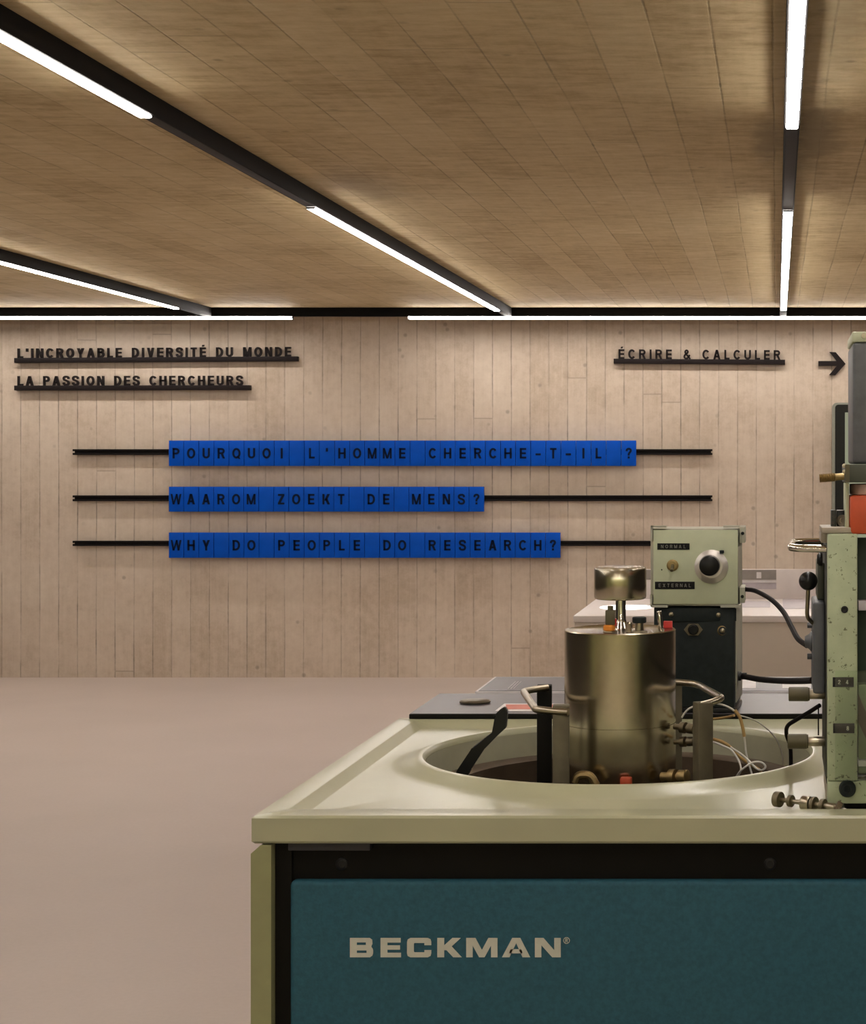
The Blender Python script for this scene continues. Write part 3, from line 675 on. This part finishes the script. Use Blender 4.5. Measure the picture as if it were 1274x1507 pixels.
flat('card', [onz(728, 1047, cz), onz(840, 1047, cz), onz(846, 1036, cz), onz(742, 1036, cz)], cz, cz + .001, 'rim', root)
flat('red_print', [onz(745, 1044.5, cz), onz(838, 1044.5, cz), onz(843, 1037.5, cz), onz(744, 1037.5, cz)], cz + .0011, cz + .0014, 'redprint', root)
# printed information panel on its own stand behind the machine
root = thing('info_stand', 'dark printed information panel with white rim behind the dark plate', 'information panel', (-.05, 4.62, 0))
iz = .935
box('panel', (X_(700, 4.5), 4.49, iz - .018), (.55, 4.80, iz), 'rim', root, .001)
box('printed_face', (X_(704.5, 4.5), 4.492, iz + .0003), (.545, 4.785, iz + .0012), 'plate', root)
def patch(name, x0, x1, y0, y1, mat):
    z = iz + .0014
    flat(name, [onz(x0, y1, z), onz(x1, y1, z), onz(x1 - (x1 - VX)*.0, y0, z), onz(x0, y0, z)], z, z + .0006, mat, root)
for k in range(3):
    z = iz + .0014; x = 746 + 4.2*k
    flat('text_stripe', [onz(x, 1014, z), onz(x + 1.2, 1014, z), onz(x + 13, 1003, z), onz(x + 11.8, 1003, z)], z, z + .0006, 'lilac', root)
patch('white_field', 1088, 1112, 998.5, 1013, 'rim'); patch('white_field', 1151, 1193, 1003, 1013, 'rim')
box('stand_post', (-.15, 4.60, .0205), (-.05, 4.70, iz - .0185), 'black', root, .003)
box('stand_foot', (-.40, 4.50, 0), (.20, 4.80, .02), 'black', root, .003)

# ------------------------------------------------------------------ stainless cylinder in the bowl
CX, CY, CR = -.3153, 3.64, .1120
zt = Z_(925.5, 3.64)
root = thing('steel_cylinder', 'tall brushed steel cylinder with fittings on its lid, standing in the bowl', 'cylinder', (CX, CY, .7025))
zs = Z_(1074, CY - CR)
bm = new(); bm_lathe(bm, (CX, CY, 0), (0, 0, 1), [(CR-.002, .7025), (CR, .7045), (CR, zs-.0012), (CR-.0012, zs-.0008), (CR-.0012, zs+.0002), (CR, zs+.0006), (CR, zt-.002), (CR-.002, zt), (CR-.006, zt), (CR-.008, zt-.001), (0, zt-.001)], 128); obj('body', bm, 'steel', root)
bm = new(); bm_lathe(bm, (CX+.001, CY, 0), (0, 0, 1), [(.0175, zt-.001), (.0165, zt+.004), (.0125, zt+.012), (.0105, zt+.02), (.0105, Z_(881, CY)+.002)], 48); obj('stem', bm, 'chrome', root)
z0, z1 = Z_(881.5, CY), Z_(834, CY)
bm = new(); r = .0525; bm_lathe(bm, (CX, CY, 0), (0, 0, 1), [(r-.005, z0), (r-.0015, z0+.0015), (r, z0+.005), (r, z1-.005), (r-.0015, z1-.0015), (r-.005, z1), (r-.012, z1), (0, z1)], 96); obj('top_weight', bm, 'steel', root, label='broad steel drum on the stem')
f = lambda px, Yq: X_(px, Yq)
Yq = 3.58
x = f(898, Yq); zb = zt - .0005
bm = new(); bm_lathe(bm, (x, Yq, zb), (0, 0, 1), [(.0145, 0), (.0145, .002), (.006, .003), (.006, .0)], 32, cap=False); obj('washer', bm, 'nickel', root)
bm = new(); bm_lathe(bm, (f(896.5, Yq), Yq, zb + .002), (0, 0, 1), [(.010, 0), (.0122, .002), (.0122, .010), (.009, .0125), (.0, .0125)], 12); obj('orange_collar', bm, 'orange', root, sharp=20, label='bright orange collar')
bm = new(); bm_box(bm, (f(891, Yq), Yq - .009, zb + .0145), (f(905, Yq), Yq + .009, Z_(898, Yq)), .0015); bm_cyl(bm, (f(898, Yq), Yq, Z_(898, Yq)), (f(898, Yq), Yq, Z_(891.5, Yq)), .0058, 20); obj('valve_block', bm, 'olive', root)
box('red_tab', (f(904.5, Yq), Yq - .004, zb + .012), (f(907, Yq), Yq + .004, zb + .026), 'redbit', root)
Yq = 3.57; x = f(925.5, Yq)
bm = new(); bm_lathe(bm, (x, Yq, zb), (0, 0, 1), [(.0045, 0), (.0065, .012), (.0065, .018), (.003, .021), (0, .021)], 20); obj('funnel_plug', bm, 'nickel', root)
x = f(940.5, Yq)
bm = new(); bm_lathe(bm, (x, Yq, zb), (0, 0, 1), [(.016, 0), (.016, .0025), (.0085, .004), (.0085, .019)], 32); obj('knob_stem', bm, 'nickel', root)
bm = new(); bm_lathe(bm, (x, Yq, zb + .019), (0, 0, 1), [(.0125, 0), (.014, .0015), (.014, .010), (.0125, .0115), (0, .0115)], 28); obj('clamp_knob', bm, 'boxdark', root, label='dark knurled clamp knob')
Yq = 3.60; a = P(972.5, 925, Yq); a.z = zb; bm = new(); bm_cyl(bm, a, P(969.5, 899, Yq), .0048, 20, .001); obj('lid_pin', bm, 'chrome', root)
Yq = 3.66; box('red_clip', (f(976, Yq), Yq, zb), (f(989, Yq), Yq + .012, zb + .014), 'redbit', root, .001)
# small valves on the flank and at the foot
def fitting(a, b, r1, r2, mat):
    a, b = Vector(a), Vector(b); L = (b - a).length; bm = new()
    bm_lathe(bm, a, b - a, [(r2, 0), (r2, L*.3), (r1, L*.32), (r1, L*.55), (r2*.8, L*.58), (r2*.8, L*.66), (r1*.9, L*.68), (r1*.9, L*.97), (r1*.7, L)], 24); obj('side_valve', bm, mat, root)
fitting(P(992, 1069, 3.60), P(1022, 1073, 3.58), .0115, .006, 'steel_dark')
fitting(P(992, 1092, 3.60), P(1022, 1091, 3.58), .0105, .005, 'steel_dark')
fitting(P(974, 1143, 3.55), P(1012, 1143, 3.52), .015, .009, 'brass')
Yq = 3.50
tube('elbow_pipe', rounded_path([P(846, 1152, Yq), P(850, 1141, Yq), P(868, 1140, Yq), P(877, 1156, Yq)], .012), .0085, 'brass', root)
box('red_coupling', tuple(P(912, 1160, Yq)), tuple(P(929, 1145, Yq) + Vector((0, .02, 0))), 'red', root, .003)

# carrying handles: two posts and a bent rod on either side
def post(px0, px1, ytop, Yq, yaw, parent, mat='post'):
    x0, x1 = X_(px0, Yq), X_(px1, Yq); wd = x1 - x0; zt_ = Z_(ytop, Yq); bm = new()
    bm_box(bm, ((x0+x1)/2 - wd*.45, Yq - wd*.45, .7025), ((x0+x1)/2 + wd*.45, Yq + wd*.45, zt_), .002, rot=Matrix.Rotation(yaw, 3, 'Z'))
    return obj('post', bm, mat, parent)
root = thing('carrying_handle', 'bent rod handle on two square posts at the left of the steel cylinder', 'handle', (X_(813, 3.66), 3.66, .7025), 'handles beside the steel cylinder')
post(812, 839, 1037, 3.50, .10, root); post(789, 813, 1008, 3.84, .10, root, 'dark')
pts = [P(806, 1012, 3.82), P(782, 1015, 3.80), P(770, 1018, 3.78), P(788, 1044, 3.50), P(806, 1046, 3.49), P(836, 1048, 3.48)]
tube('rod', rounded_path(pts, .03), .0072, 'nickel', root, 14)
root = thing('carrying_handle', 'bent rod handle on square posts at the right of the steel cylinder', 'handle', (X_(1020, 3.66), 3.66, .7025), 'handles beside the steel cylinder')
post(1021, 1047, 1033, 3.50, .45, root); post(984, 1004, 1004, 3.86, .10, root)
pts = [P(994, 1004, 3.84), P(1020, 1006, 3.82), P(1030, 1009, 3.80), P(1062, 1027, 3.54), P(1050, 1033, 3.51), P(1030, 1038, 3.49)]
tube('rod', rounded_path(pts, .02), .0070, 'nickel', root, 14)
# black lever in the bowl
Yq = 3.52; bm = new()
lev = [(735.5, 1044), (742.5, 1040), (746.5, 1047), (744.5, 1071), (729, 1085.5), (710, 1103.5), (692, 1131), (684, 1152), (664, 1152), (672, 1134), (688, 1110), (694, 1101), (724.5, 1079), (728, 1052)]
bm_poly(bm, [(X_(x, Yq), Z_(y, Yq)) for x, y in lev], Yq, Yq + .016, idp)
bmesh.ops.bevel(bm, geom=[e for e in bm.edges], offset=.0015, segments=2, affect='EDGES')
tag(obj('bowl_lever', bm, 'knob', origin=P(676, 1150, Yq)), 'flat black bent lever rising from the left of the bowl', 'lever')

# ------------------------------------------------------------------ control box on its dark pedestal box
BY = 4.12; PB = pz + .0122
rz = Matrix.Rotation(math.radians(-4.0), 3, 'Z')
root = thing('power_box', 'dark grey-green instrument box with sockets, standing on the dark plate', 'instrument box', (X_(1025, BY), BY + .08, PB))
x0, x1 = X_(965, BY), X_(1084, BY); zc0, zc1 = Z_(1036, BY), Z_(894, BY)
bm = new(); bm_box(bm, (x0, BY, PB + .012), (x1, BY + .16, zc1), .003, rot=rz); obj('case', bm, 'boxdark', root)
bm = new(); bm_box(bm, (x0 + .02, BY - .003, PB), (x1 + .004, BY + .155, PB + .0118), .003, rot=rz); obj('foot_pad', bm, 'knob', root)
bm = new(); bm_box(bm, (x1 + .0005, BY + .02, PB + .02), (x1 + .004, BY + .17, zc1 - .002), .001, rot=rz); 
for v in bm.verts: v.co.y += .004
obj('side_plate', bm, 'boxedge', root, label='pale grey side plate')
bm = new(); bm_box(bm, (x0 + .001, BY - .004, Z_(914, BY)), (x1 - .001, BY - .0005, zc1 - .002), .001)
bmf = obj('top_flange', bm, 'boxdark', root)
def disc(name, px, py, Yq, prof, mat, parent, n=32, label=None):
    bm = new(); bm_lathe(bm, P(px, py, Yq), (0, -1, 0), prof, n); return obj(name, bm, mat, parent, label=label)
FY = BY - .0045
for px, py in ((987.5, 904), (1057, 905)): disc('screw', px, py, FY, [(.0058, 0), (.0052, .002), (.002, .003), (0, .003)], 'nickel', root, 16)
FY = BY - .001
bm = new(); c = P(1020, 926.5, FY); px = BY / F
pl = [(c.x - 14*px, c.z), (c.x - 7*px, c.z + 8.5*px), (c.x + 7*px, c.z + 8.5*px), (c.x + 14*px, c.z), (c.x + 7*px, c.z - 8.5*px), (c.x - 7*px, c.z - 8.5*px)]
bm_poly(bm, pl, FY - .002, FY + .0005, idp); s = obj('socket', bm, 'steel_dark', root)
disc('socket_hole', 1020, 926.5, FY - .002, [(.0125, 0), (.0125, .003), (.0095, .004), (.0085, .001), (0, .001)], 'knob', s)
s = disc('jack', 1063, 928, FY, [(.0125, 0), (.0120, .003), (.0095, .004), (.0085, .001), (0, .001)], 'brass', root)
disc('jack_tip', 1063, 928, FY, [(.0058, .001), (.0058, .006), (.003, .007), (0, .007)], 'nickel', s)
cg = P(1086, 995, BY + .06)
bm = new(); bm_lathe(bm, cg, (1, 0, 0), [(.011, 0), (.011, .006), (.008, .008), (.008, .02)], 20); obj('cable_gland', bm, 'knob', root)

root = thing('control_box', 'pale green control box with big black dial and NORMAL and EXTERNAL labels', 'instrument box', (X_(1024, BY), BY + .07, zc1 + .0005))
cx0, cx1 = X_(959, BY), X_(1087, BY); cz0, cz1 = zc1 + .004, Z_(778, BY)
bm = new(); bm_box(bm, (cx0 + .002, BY - .006, cz0), (cx1, BY + .145, cz1), .0015, rot=rz); obj('case', bm, 'boxedge', root)
FY = BY - .0135
# face plate: built flat, set square to the view like the photo
bm = new(); bm_box(bm, (X_(961, FY), FY, Z_(889, FY)), (X_(1085.5, FY), FY + .0025, Z_(780, FY)), .001); obj('face_plate', bm, 'boxgreen', root)
bm = new()
for lo, hi in (((958, 773.5), (980, 776.5)), ((1064, 773.5), (1088, 776.5)), ((957, 773.5), (960, 797)), ((956.5, 876), (959.5, 892)), ((957, 890.5), (982, 894)), ((1060, 890.5), (1090, 894))):
    bm_box(bm, (X_(lo[0], FY), FY - .002, Z_(hi[1], FY)), (X_(hi[0], FY), FY + .02, Z_(lo[1], FY)))
obj('corner_bracket', bm, 'boxedge', root)
bm = new()
for lo, hi in (((1087.5, 776), (1097, 800)), ((1087.5, 866), (1096.5, 889))):
    bm_box(bm, (X_(lo[0], BY), BY + .03, Z_(hi[1], BY)), (X_(hi[0], BY + .1), BY + .14, Z_(lo[1], BY)), .001)
obj('side_bracket', bm, 'boxedge', root)
for px, py in ((1092.5, 785), (1092, 878)): disc('screw', px, py, BY + .03, [(.004, 0), (.003, .002), (0, .0025)], 'boxdark', root, 14)
def tape(text, x0, x1, y0, y1, Yq, h_px, ink, parent, name='label_tape'):
    t = box(name, (X_(x0, Yq), Yq - .001, Z_(y1, Yq)), (X_(x1, Yq), Yq, Z_(y0, Yq)), 'tape', parent, .0003)
    px = Yq / F; pitch = (x1 - x0 - 8) / len(text); bm = new()
    for i, ch in enumerate(text):
        if ch == ' ': continue
        wd = gwidth(ch, 0.15, h_px*px)
        glyph_bm(bm, ch, 0.15, X_(x0 + 4 + pitch*(i + .5), Yq) - wd/2, Z_((y0+y1)/2 + h_px/2, Yq), Yq - .0016, h_px*px, .0008)
    obj('lettering', bm, ink, t); return t
tape('NORMAL', 967, 1014.5, 799.5, 809, FY - .0003, 5.0, 'ink_dim', root)
tape('EXTERNAL', 963.5, 1022, 856, 867, FY - .0003, 5.2, 'ink_dim', root)
d = disc('dial', 1046.5, 834, FY - .0003, [(.0385, 0), (.0385, .003), (.033, .006), (.0255, .010), (.0245, .010)], 'satin', root, 64, 'polished metal dial ring')
disc('dial_knob', 1044, 832, FY - .004, [(.0245, 0), (.0235, .014), (.0225, .0245), (.020, .026), (0, .026)], 'knob', d, 48)
c = P(1062, 812, FY - .006); bm = new(); bm_box(bm, c - Vector((.005, .004, .0035)), c + Vector((.005, .004, .0035)), .0015); obj('dial_lock', bm, 'boxdark', d)
s = disc('toggle_switch', 989.5, 832, FY - .0003, [(.0135, 0), (.0135, .002), (.0095, .0035), (.0095, .006), (.0045, .006), (.0045, .008)], 'brass', root, 24)
a = P(989.5, 832, FY - .007); tube('toggle_lever', [a, a + Vector((-.001, -.020, -.011))], .0036, 'steel_dark', s, 12)
disc('pinhole', 973.5, 838.5, FY - .0002, [(.0017, 0), (.0017, .0004)], 'knob', root, 12)

# ------------------------------------------------------------------ optical column at right
QY = 3.09
root = thing('instrument_column', 'chipped pale green instrument column with knobs standing at the right on the machine', 'instrument', (X_(1262, QY), 3.25, ZP))
xa, xb = X_(1217.5, QY), X_(1261.5, QY)
bm = new(); bm_box(bm, (xa, QY, .957), (xb, QY + .04, Z_(786, QY)), .003); up = obj('upright', bm, 'colgreen', root)
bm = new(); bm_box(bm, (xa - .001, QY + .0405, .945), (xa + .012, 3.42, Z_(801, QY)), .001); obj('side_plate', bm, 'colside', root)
bm = new(); bm_box(bm, (xa, QY, ZP + .0115), (.42, QY + .05, .9565), .002); obj('foot_beam', bm, 'colgreen', root)
bm = new(); bm_box(bm, (xa + .03, QY + .012, ZP + .0005), (.41, QY + .3, ZP + .011), .001); obj('base_plate', bm, 'dark', root)
bm = new(); bm_box(bm, (xa - .001, QY + .0505, ZP + .0115), (xa + .03, QY + .22, .9445), .002); obj('foot_block', bm, 'beige', root)
bm = new(); bm_box(bm, (xb + .002, QY + .06, .957), (.42, QY + .08, 1.372), .001); obj('cavity_panel', bm, 'darkgreen', root)
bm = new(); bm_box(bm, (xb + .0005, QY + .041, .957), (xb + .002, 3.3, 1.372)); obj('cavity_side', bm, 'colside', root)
for y0, y1, mat in ((886, 900, 'lilac'), (1010, 1120, 'midgreen'), (1122, 1131, 'rim'), (1131.5, 1141, 'midgreen')):
    box('cavity_part', (xb + .0025, QY + .02, Z_(y1, QY)), (.40, QY + .059, Z_(y0, QY)), mat, root, .001)
bm = new(); bm_poly(bm, [(X_(1263, QY), Z_(1022, QY)), (X_(1274, QY), Z_(1048, QY)), (X_(1290, QY), Z_(1090, QY)), (X_(1276, QY), Z_(1092, QY)), (X_(1263, QY), Z_(1064, QY))], QY + .012, QY + .019, idp); obj('brown_wedge', bm, 'brownring', root)  # flat brown wedge outline beside the upright
FY = QY - .0003
tape('24', 1225, 1256, 996.5, 1011, FY, 6.2, 'ink', up, 'number_tape'); tape(' 8', 1225.5, 1257, 1064.5, 1079, FY, 6.2, 'ink', up, 'number_tape')
disc('threaded_hole', 1242.5, 897, FY, [(.0062, 0), (.0062, .0008), (.004, .001), (.003, .0004), (0, .0004)], 'knob', up, 20)
s = disc('base_knob', 1246.5, 1160, FY, [(.0145, 0), (.0145, .008), (.012, .012), (.008, .012), (.008, .0135), (.006, .0135), (.0055, .009), (0, .009)], 'steel_dark', root, 36)
s.data.materials[0] = M['boxdark']
box('acrylic_guard', (X_(1228, QY), QY - .022, .962), (.40, QY - .019, Z_(985, QY)), 'acrylic', root, label='clear acrylic guard')
for x_ in (X_(1290, QY),):
    cyl('guard_stud', (x_, QY - .018, .98), (x_, QY + .019, .98), .005, 'nickel', root)
# cap, U-handle, tower
box('cap_block', (X_(1208.5, QY), QY + .012, Z_(785.5, QY)), (X_(1262, QY), QY + .16, Z_(776.5, QY)), 'beige', root, .002)
box('cap_block', (X_(1208.5, QY), QY + .042, Z_(800.5, QY)), (X_(1219, QY), QY + .16, Z_(786, QY)), 'beige', root, .002)
pts = [P(1222, 807.5, 3.14), P(1163, 807.0, 3.15), P(1166, 797.5, 3.34), P(1222, 796.8, 3.36)]
tube('grab_handle', rounded_path(pts, .045, 10), .0066, 'chrome', root, 16)
box('post_block', (X_(1222.5, 3.16), 3.15, Z_(777.5, 3.16)), (X_(1230, 3.16), 3.19, Z_(750.5, 3.16)), 'colside', root, .001)
box('dark_block', (X_(1231, 3.16), 3.155, Z_(777.5, 3.16)), (X_(1243, 3.16), 3.19, Z_(751, 3.16)), 'knob', root, .001)
bm = new(); bm_lathe(bm, P(1240, 766, 3.15), (-.75, -1, 0), [(.010, 0), (.010, .004), (.0045, .004), (.0045, .001), (0, .001)], 28); obj('thumb_wheel', bm, 'nickel', root)
box('light_edge', (X_(1243.5, 3.12), 3.118, Z_(784.5, 3.12)), (X_(1249, 3.12), 3.20, Z_(710.5, 3.12)), 'boxgreen', root, .001)
box('red_block', (X_(1250, 3.11), 3.10, Z_(786, 3.11)), (.34, 3.22, Z_(729, 3.11)), 'red', root, .006)
cyl('pink_drum', (X_(1250, 3.11) + .085, 3.17, Z_(728.5, 3.11)), (X_(1250, 3.11) + .085, 3.17, Z_(712.5, 3.11)), .083, 'pink', root, .002, 64)
box('cross_bracket', (X_(1243.5, 3.10), 3.09, Z_(710, 3.10)), (.36, 3.25, Z_(683.5, 3.10)), 'darkolive', root, .001)
box('bracket_end', (X_(1243, 3.10), 3.088, Z_(710, 3.10)), (X_(1249.5, 3.10), 3.0895, Z_(683.5, 3.10)), 'olive', root)
# threaded bolt
a, b = P(1205.5, 704, 3.15), P(1244, 701, 3.15); L = (b - a).length
pr = [(.0, 0), (.0065, .0)]
k = 0
while k * .0026 < L * .62:
    pr += [(.0080, .0004 + k*.0026), (.0066, .0017 + k*.0026)]; k += 1
pr += [(.0062, L*.66), (.0062, L)]
bm = new(); bm_lathe(bm, a, b - a, pr, 24); obj('threaded_bolt', bm, 'brass', root, sharp=20)
for py in (685.5, 694):
    disc('bracket_screw', 1242.5, py, 3.12, [(.004, 0), (.004, .003), (0, .0035)], 'nickel', root, 14)
bm = new(); bm_box(bm, (X_(1254, 3.11), 3.10, Z_(683, 3.10)), (.34, 3.30, Z_(504, 3.10)), .006, seg=3); obj('tower', bm, 'towergrey', root, label='dark blue-grey tower housing')
box('tower_cap', (X_(1254, 3.11) - .001, 3.10, Z_(503.5, 3.10)), (.341, 3.30, Z_(488, 3.10)), 'boxgreen', root, .003)
disc('cap_screw', 1271, 494, 3.10, [(.005, 0), (.005, .003), (0, .0035)], 'nickel', root, 14)
# blue-grey gear housing with its ball lever
hx0, hx1 = X_(1194, 3.32), xa - .0012
bm = new(); bm_box(bm, (hx0, 3.20, Z_(1009, 3.32)), (hx1, 3.36, Z_(879, 3.32)), .005, seg=3); hs = obj('gear_housing', bm, 'housing', root)
for py in (920, 966): cyl('bolt', P(1187.5, py, 3.28), P(1195.5, py, 3.28), .006, 'housing', hs, .001, 6)
bm = new(); bm_lathe(bm, P(1196, 944, 3.28), (-1, 0, 0), [(.018, 0), (.018, .004), (.014, .007), (.011, .012), (.009, .015)], 28); obj('cable_gland', bm, 'housing', hs)
box('top_bracket', (X_(1200, 3.4), 3.25, Z_(880, 3.3)), (hx1, 3.40, Z_(826, 3.3)), 'darkolive', root, .002)
bm = new(); bm_lathe(bm, P(1210, 823, 3.2), (-1, 0, 0), [(.012, 0), (.012, .006), (.008, .01), (0, .01)], 24); obj('button', bm, 'knob', root)
lv = tube('ball_lever', rounded_path([P(1189, 866, 3.18), P(1187, 908, 3.18), P(1196, 917, 3.21)], .012), .0037, 'steel_dark', root, 12)
bm = new(); c = P(1189, 855, 3.18); bm_lathe(bm, c - Vector((0, 0, .0168)), (0, 0, 1), [(.0168*math.sin(math.pi*i/16), .0168*(1 - math.cos(math.pi*i/16))) for i in range(17)], 32); obj('ball_knob', bm, 'knob', lv, sharp=180)
# two adjusting knobs on shafts
for (xk0, xk1, y0, y1) in ((1160, 1191, 1011, 1032), (1158.5, 1189, 1080, 1102)):
    Yq = 3.22; yc = (y0+y1)/2; px = Yq/F
    sh = cyl('knob_shaft', P(xk1 - 2, yc, Yq), Vector((xa - .0012, Yq, Z_(yc, Yq))), .0088, 'nickel', root, .0006)
    bm = new(); a = P(xk0, yc, Yq); b = P(xk1, yc, Yq); r = (y1-y0)/2*px; L = (b-a).length
    bm_lathe(bm, a, b - a, [(r*.85, 0), (r, .0012), (r, L-.003), (r*.93, L-.0025), (r*.93, L-.0005), (r*.9, L)], 36); obj('adjusting_knob', bm, 'olive', sh)
tube('guide_wire', [P(1204, 1038, 3.25), P(1204, 1082, 3.25)], .0012, 'cable', root, 8)

# ------------------------------------------------------------------ loose rod fitting lying on the machine top
root = thing('rod_fitting', 'short metal spindle with several discs lying on the machine top beside the column', 'fitting', (X_(1190, 3.06), 3.06, ZP))
zz = ZP + .0150
a = Vector((X_(1141, 3.115), 3.115, zz)); b = Vector((X_(1236, 3.045), 3.045, zz - .002)); dr = (b - a).normalized(); px = 3.08/F*1.18
def seg(x0, x1, r, name, mat):
    s = a + dr*(x0-1141)*px; e = a + dr*(x1-1141)*px; cyl(name, s, e, r, mat, root, min(.001, r*.2), 28)
seg(1146, 1236, .0042, 'spindle', 'nickel')
seg(1140.5, 1149, .0135, 'end_disc', 'steel_dark'); seg(1161, 1166, .0105, 'collar', 'steel_dark')
seg(1181, 1193, .0125, 'knurled_nut', 'nickel'); seg(1195, 1200, .0130, 'flange', 'steel_dark')
seg(1208, 1213.5, .0112, 'collar', 'steel_dark'); seg(1216.5, 1229, .0062, 'sleeve', 'nickel')
bm = new(); c = a + dr*(1232-1141)*px
bm_box(bm, c + Vector((-.004, -.006, -.008)), c + Vector((.006, .006, .010)), .002, rot=Matrix.Rotation(.5, 3, 'Y')); obj('end_clip', bm, 'brownring', root)
wz = ZP + .005
tag(tube('white_tube', smooth_path([c + Vector((.008, -.004, -.002)), Vector((X_(1255, 3.05), 3.05, wz)), Vector((X_(1285, 3.04), 3.045, wz))]), .0028, 'wire', origin=c), 'white tube running right from the metal spindle', 'tube')

# ------------------------------------------------------------------ cables and thin tubing
def cable(name, pts, r, mat, label, cat='cable', group=None):
    p = smooth_path([P(*q) for q in pts], 10); return tag(tube(name, p, r, mat, origin=p[0]), label, cat, group)
cable('braided_cable', [(1091, 866, 4.20), (1098, 867.5, 4.18), (1112, 870, 4.1), (1134, 882, 3.9), (1152, 900, 3.7), (1164, 922, 3.5), (1174, 940, 3.36), (1187, 950, 3.28)], .0052, 'cable', 'dark braided cable curving from the pale control box to the column')
cable('power_cable', [(1092, 995, 4.18), (1102, 997, 4.12), (1120, 1000, 3.95), (1150, 1002, 3.7), (1180, 1002, 3.45), (1196, 1001, 3.33)], .0066, 'cable', 'thick black cable running level from the dark box to the column')
cable('black_lead', [(1206, 1038, 3.30), (1192, 1047, 3.32), (1172, 1059, 3.36), (1159, 1068, 3.40), (1157, 1080, 3.44), (1162, 1096, 3.46), (1163.5, 1112, 3.47), (1163.5, 1150, 3.47)], .0040, 'cable', 'black lead dropping behind the lower knob into the bowl')
G = 'thin white tubes in the bowl'
cable('thin_tube', [(1003, 1056, 3.60), (1010, 1046, 3.60), (1020, 1040, 3.60), (1040, 1035, 3.58), (1062, 1037, 3.56), (1080, 1046, 3.56), (1090, 1060, 3.56), (1095, 1085, 3.56), (1098, 1110, 3.56), (1106, 1140, 3.56), (1110, 1160, 3.58)], .0020, 'wire', 'thin white tube arching from the cylinder over the right post', 'tube', G)
cable('thin_tube', [(1022, 1090, 3.62), (1045, 1091, 3.56), (1062, 1097, 3.55), (1076, 1104, 3.54), (1086, 1118, 3.53), (1090, 1132, 3.52), (1086, 1142, 3.52), (1083, 1156, 3.54)], .0020, 'wire', 'thin white tube bending down behind the right post', 'tube', G)
cable('thin_tube', [(1076, 1158, 3.60), (1086, 1139, 3.52), (1096, 1129, 3.50), (1108, 1122, 3.50), (1120, 1122, 3.50), (1126, 1128, 3.50), (1122, 1133, 3.50), (1113, 1131, 3.51), (1100, 1118, 3.53), (1088, 1108, 3.55), (1075, 1100, 3.57)], .0020, 'wire', 'thin white tube making a loop at the right of the bowl', 'tube', G)
cable('thin_tube', [(1085, 1052, 3.56), (1110, 1060, 3.6), (1130, 1074, 3.66), (1143, 1090, 3.72), (1150, 1108, 3.76), (1152, 1125, 3.78)], .0014, 'wire', 'very thin pale tube curving to the right side of the bowl', 'tube', G)
cable('taped_section', [(1081, 1045.2, 3.555), (1088, 1055, 3.555), (1092, 1068, 3.555), (1095, 1084, 3.555)], .0034, 'tanwrap', 'tan tape wrapped round the arching white tube', 'tape')
cable('tan_lead', [(1020, 1056, 3.66), (1046, 1058, 3.66), (1066, 1056, 3.64), (1080, 1053, 3.60)], .0026, 'tanwrap', 'tan lead running level behind the right post', 'lead')
cable('brown_lead', [(1020, 1086, 3.66), (1050, 1088, 3.62), (1070, 1096, 3.61), (1086, 1112, 3.62), (1102, 1124, 3.63), (1118, 1134, 3.66), (1122, 1150, 3.68)], .0032, 'tanwrap', 'brown lead sloping from the right post down into the bowl', 'lead')
